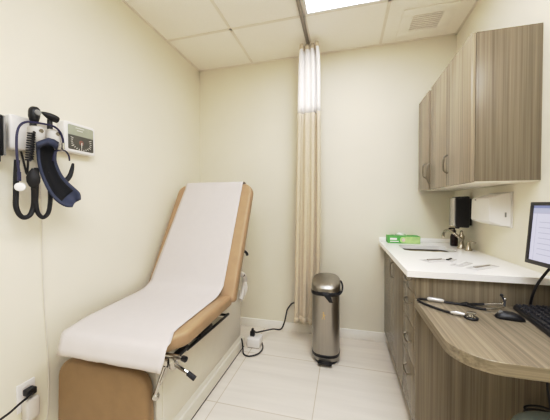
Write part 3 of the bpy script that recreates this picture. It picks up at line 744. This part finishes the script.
# black dispenser at the picture's left edge
t = thing('specula_dispenser', 'tall black holder on the left wall beside the white station', 'dispenser', (XL, .82, 1.5))
obj('column', MB().pad(rpoly([(.792, 1.488), (.838, 1.488), (.838, 1.668), (.792, 1.668)], .006, 3), 0, .075, .008, gf), 'black', t, ang=50)
obj('rib', MB().box(XL+.07, XL+.080, .8345, .8415, 1.49, 1.665, .002), 'grey', t)
obj('release_tab', MB().box(XL+.02, XL+.06, .822, .834, 1.462, 1.49, .004), 'black', t)

# stethoscope hanging on the station
t = thing('stethoscope', 'dark blue stethoscope with white disc hanging over the wall station', 'stethoscope', (XL+.11, .95, 1.4))
cb = [(-1.394,0.855,1.378), (-1.394,0.856,1.418), (-1.394,0.851,1.470), (-1.394,0.849,1.530), (-1.394,0.852,1.588), (-1.404,0.870,1.627), (-1.414,0.900,1.652), (-1.409,0.929,1.658), (-1.404,0.973,1.663), (-1.399,1.011,1.661), (-1.399,1.039,1.642), (-1.404,1.057,1.606), (-1.404,1.057,1.570)]
obj('tubing', MB().tube(cb, .0048, 8, smooth=6), 'bluetube', t)
obj('ear_tube', MB().tube([(-1.404,1.057,1.575), (-1.404,1.051,1.553), (-1.394,1.019,1.542), (-1.389,1.001,1.518), (-1.394,0.999,1.489)], .0038, 8, smooth=5), 'bluetube', t)
obj('ear_tube', MB().tube([(-1.404,1.057,1.575), (-1.404,1.051,1.556), (-1.404,1.071,1.550), (-1.414,1.094,1.531), (-1.419,1.100,1.506)], .0038, 8, smooth=5), 'bluetube', t)
obj('yoke', MB().tube([(-1.399,1.053,1.589), (-1.399,1.053,1.558)], .007, 8).tube([(-1.398,1.008,1.547), (-1.398,1.047,1.552)], .0035, 6), 'chrome', t)
obj('chest_stem', MB().tube([(-1.394,0.856,1.418), (-1.394,0.856,1.378)], .007, 8), 'bluetube', t)
pc = Vector([(-1.394,0.859,1.352)][0])
obj('chest_disc', MB().lathe([(.010, -.007), (.018, -.005), (.020, 0), (.018, .005), (.010, .007)], pc, 20, (.75, -.6, .15)), 'whiteplastic', t)

# blood pressure cuff
t = thing('blood_pressure_cuff', 'navy blue blood pressure cuff curling out below the cradles', 'blood pressure cuff', (XL+.12, 1.0, 1.28))
Lp = [(-1.404,0.937,1.559), (-1.404,0.938,1.522), (-1.404,0.941,1.475), (-1.399,0.948,1.424), (-1.389,0.960,1.372), (-1.374,0.973,1.325), (-1.354,0.990,1.288), (-1.334,1.013,1.266), (-1.324,1.040,1.264)]
Rp = [(-1.404,1.027,1.589), (-1.404,1.024,1.543), (-1.404,1.021,1.497), (-1.399,1.029,1.458), (-1.389,1.040,1.421), (-1.374,1.056,1.389), (-1.354,1.071,1.362), (-1.334,1.084,1.333), (-1.324,1.078,1.300)]
Lc = catmull(v3(Lp), 4); Rc = catmull(v3(Rp), 4)
def strip(i0, i1, a0, a1, bulge, n=10):
    rows = []
    for i in range(i0, i1+1):
        l, r = Lc[i], Rc[i]; ax = (r-l).normalized(); row = []
        for j in range(n+1):
            u = a0+(a1-a0)*j/n; p = l+(r-l)*u
            row.append(p+Vector((1, -.5, 0)).normalized()*(bulge-.030*math.sin(PI*u)))
        rows.append(row)
    return rows
N_ = len(Lc)-1
obj('outer_shell', MB().sheet(strip(0, N_, 0, 1, 0)), 'navy', t, ang=180, solid=.010)
obj('inner_lining', MB().sheet(strip(1, N_-7, .12, .86, .007)), 'blackfab', t, ang=180, solid=.004)
obj('top_flap', MB().sheet([[(-1.389,0.922,1.560), (-1.389,0.944,1.576), (-1.384,0.971,1.594), (-1.389,1.002,1.595), (-1.389,1.024,1.585)], [(-1.374,0.916,1.544), (-1.374,0.938,1.564), (-1.369,0.961,1.579), (-1.374,0.991,1.574), (-1.374,1.010,1.558)], [(-1.384,0.927,1.532), (-1.384,0.949,1.553), (-1.384,0.971,1.563), (-1.384,0.993,1.556), (-1.384,1.012,1.540)]]), 'navy', t, ang=180, solid=.004)

t = thing('inflation_bulb', 'black rubber squeeze bulb with looped tubing below the station', 'inflation bulb', (XL+.12, .91, 1.39))
bc = Vector([(-1.394,0.912,1.394)][0])
obj('bulb', MB().lathe([(.006, -.043), (.016, -.036), (.024, -.015), (.025, .006), (.018, .028), (.009, .040), (.006, .046)], bc, 18), 'rubber', t, ang=60)
obj('tube', MB().tube([(-1.434,0.874,1.475), (-1.434,0.869,1.394), (-1.434,0.867,1.317), (-1.434,0.866,1.267), (-1.434,0.877,1.231), (-1.434,0.896,1.214), (-1.434,0.921,1.225), (-1.434,0.936,1.267), (-1.414,0.926,1.323), (-1.394,0.912,1.355)], .0105, 8, smooth=6), 'rubber', t)
obj('tube', MB().tube([(-1.424,0.946,1.448), (-1.424,0.943,1.353), (-1.424,0.940,1.281), (-1.424,0.948,1.233), (-1.424,0.970,1.211), (-1.424,0.993,1.232), (-1.424,1.003,1.282), (-1.424,1.004,1.346), (-1.424,0.992,1.435)], .0095, 8, smooth=6), 'rubber', t)
t = tag(obj('rubber_hose', MB().tube([(-1.454,1.075,1.387), (-1.454,1.107,1.403), (-1.454,1.129,1.433), (-1.454,1.141,1.470), (-1.454,1.147,1.501)], .011, 10, smooth=5, radii=[.010, .012, .012, .010, .006]), 'rubber', org=(XL+.07, 1.12, 1.4)), 'short thick black hose end curving up beside the navy cuff', 'hose')

# outlet, plug, adapter, wire
t = thing('wall_outlet', 'white wall outlet with cover plate low on the left wall', 'outlet', (XL, .944, .33))
obj('cover_plate', MB().pad(rpoly([(.903, .265), (.982, .265), (.982, .402), (.903, .402)], .004, 3), .0005, .007, .003, gf), 'whiteplastic', t, ang=50)
for zc in (.362, .305):
    s_ = obj('socket', MB().pad(rpoly([(.924, zc-.020), (.961, zc-.020), (.961, zc+.020), (.924, zc+.020)], .012, 4), .005, .009, .001, gf), 'paleplastic', t)
t = thing('power_plug', 'black plug and cord in the upper socket of the wall outlet', 'plug', (XL, .945, .36))
pq = [(-1.494,0.943,0.354)][0]
obj('plug_body', MB().box(XL+.009, XL+.046, .924, .966, .340, .372, .006, 3), 'black', t)
obj('cord', MB().tube([(XL+.036, .955, .352)]+[(-1.464,0.916,0.354), (-1.459,0.880,0.349), (-1.459,0.841,0.336), (-1.459,0.805,0.331), (-1.459,0.758,0.317)], .005, 8, smooth=5), 'black', t)
t = thing('power_adapter', 'white adapter brick in the lower socket of the wall outlet', 'adapter', (XL, .945, .28))
obj('brick', MB().box(XL+.009, XL+.050, .918, .975, .222, .325, .008, 3), 'paleplastic', t)
obj('strain_relief', MB().tube([(XL+.03, .945, .225), (XL+.03, .945, .195)], .006, 8), 'whiteplastic', t)
obj('wire', MB().tube([(XL+.03, .945, .20), (XL+.02, .96, .14), (XL+.008, 1.0, .10), (XL+.006, 1.035, .16)]+[(-1.518,1.044,0.318), (-1.518,1.044,0.452), (-1.518,1.039,0.587), (-1.518,1.029,0.855), (-1.518,1.028,1.168), (-1.518,1.025,1.272)]+[(XL+.006, 1.02, 1.45), (XL+.006, 1.0, 1.54)], .003, 6, smooth=5), 'wire', t)

# ------------------------------------------------------------------ lights, world, camera
def area(name, loc, rot, sx_, sy_, e, col):
    l = bpy.data.lights.new(name, 'AREA'); l.shape = 'RECTANGLE'; l.size = sx_; l.size_y = sy_; l.energy = e; l.color = col
    o = bpy.data.objects.new(name, l); COL.objects.link(o); o.location = loc; o.rotation_euler = rot; return o
area('fill_light_behind', (.15, -.45, H-.02), (0, 0, 0), 1.5, 1.8, 48, (.945, .99, 1.09))  # added fill light behind the camera, not a visible fixture
w = bpy.data.worlds.new('world'); S.world = w; w.use_nodes = True
w.node_tree.nodes['Background'].inputs[0].default_value = (1, .99, .97, 1); w.node_tree.nodes['Background'].inputs[1].default_value = .3

cam = bpy.data.cameras.new('camera'); cam.sensor_width = 36; cam.lens = 266.62*36/550; cam.clip_start = .02
co = bpy.data.objects.new('camera', cam); COL.objects.link(co); S.camera = co
yaw, pitch, roll = (math.radians(a) for a in (14.698, -1.145, .162))
def mx(*r): return Matrix(r)
A = mx((math.cos(yaw), math.sin(yaw), 0), (-math.sin(yaw), math.cos(yaw), 0), (0, 0, 1))
B = mx((1, 0, 0), (0, math.cos(pitch), math.sin(pitch)), (0, -math.sin(pitch), math.cos(pitch)))
C_ = mx((math.cos(roll), 0, -math.sin(roll)), (0, 1, 0), (math.sin(roll), 0, math.cos(roll)))
R = C_ @ B @ A
right, fwd, upv = R[0], R[1], R[2]
m4 = Matrix.Identity(4)
for i in range(3):
    m4[i][0], m4[i][1], m4[i][2] = right[i], upv[i], -fwd[i]
m4[2][3] = 1.27
co.matrix_world = m4

S.view_settings.view_transform = 'Standard'
S.view_settings.look = 'None'
S.view_settings.exposure = 0
S.view_settings.use_curve_mapping = True
cm = S.view_settings.curve_mapping
cv = cm.curves[3]
for px, py in ((.05, .042), (.22, .235), (.46, .54), (.80, .81)): cv.points.new(px, py)
cv.points[-1].location = (1.0, .95)
cm.update()
S.cycles.use_denoising = True
S.cycles.max_bounces = 10; S.cycles.diffuse_bounces = 8
S.cycles.caustics_reflective = False; S.cycles.caustics_refractive = False
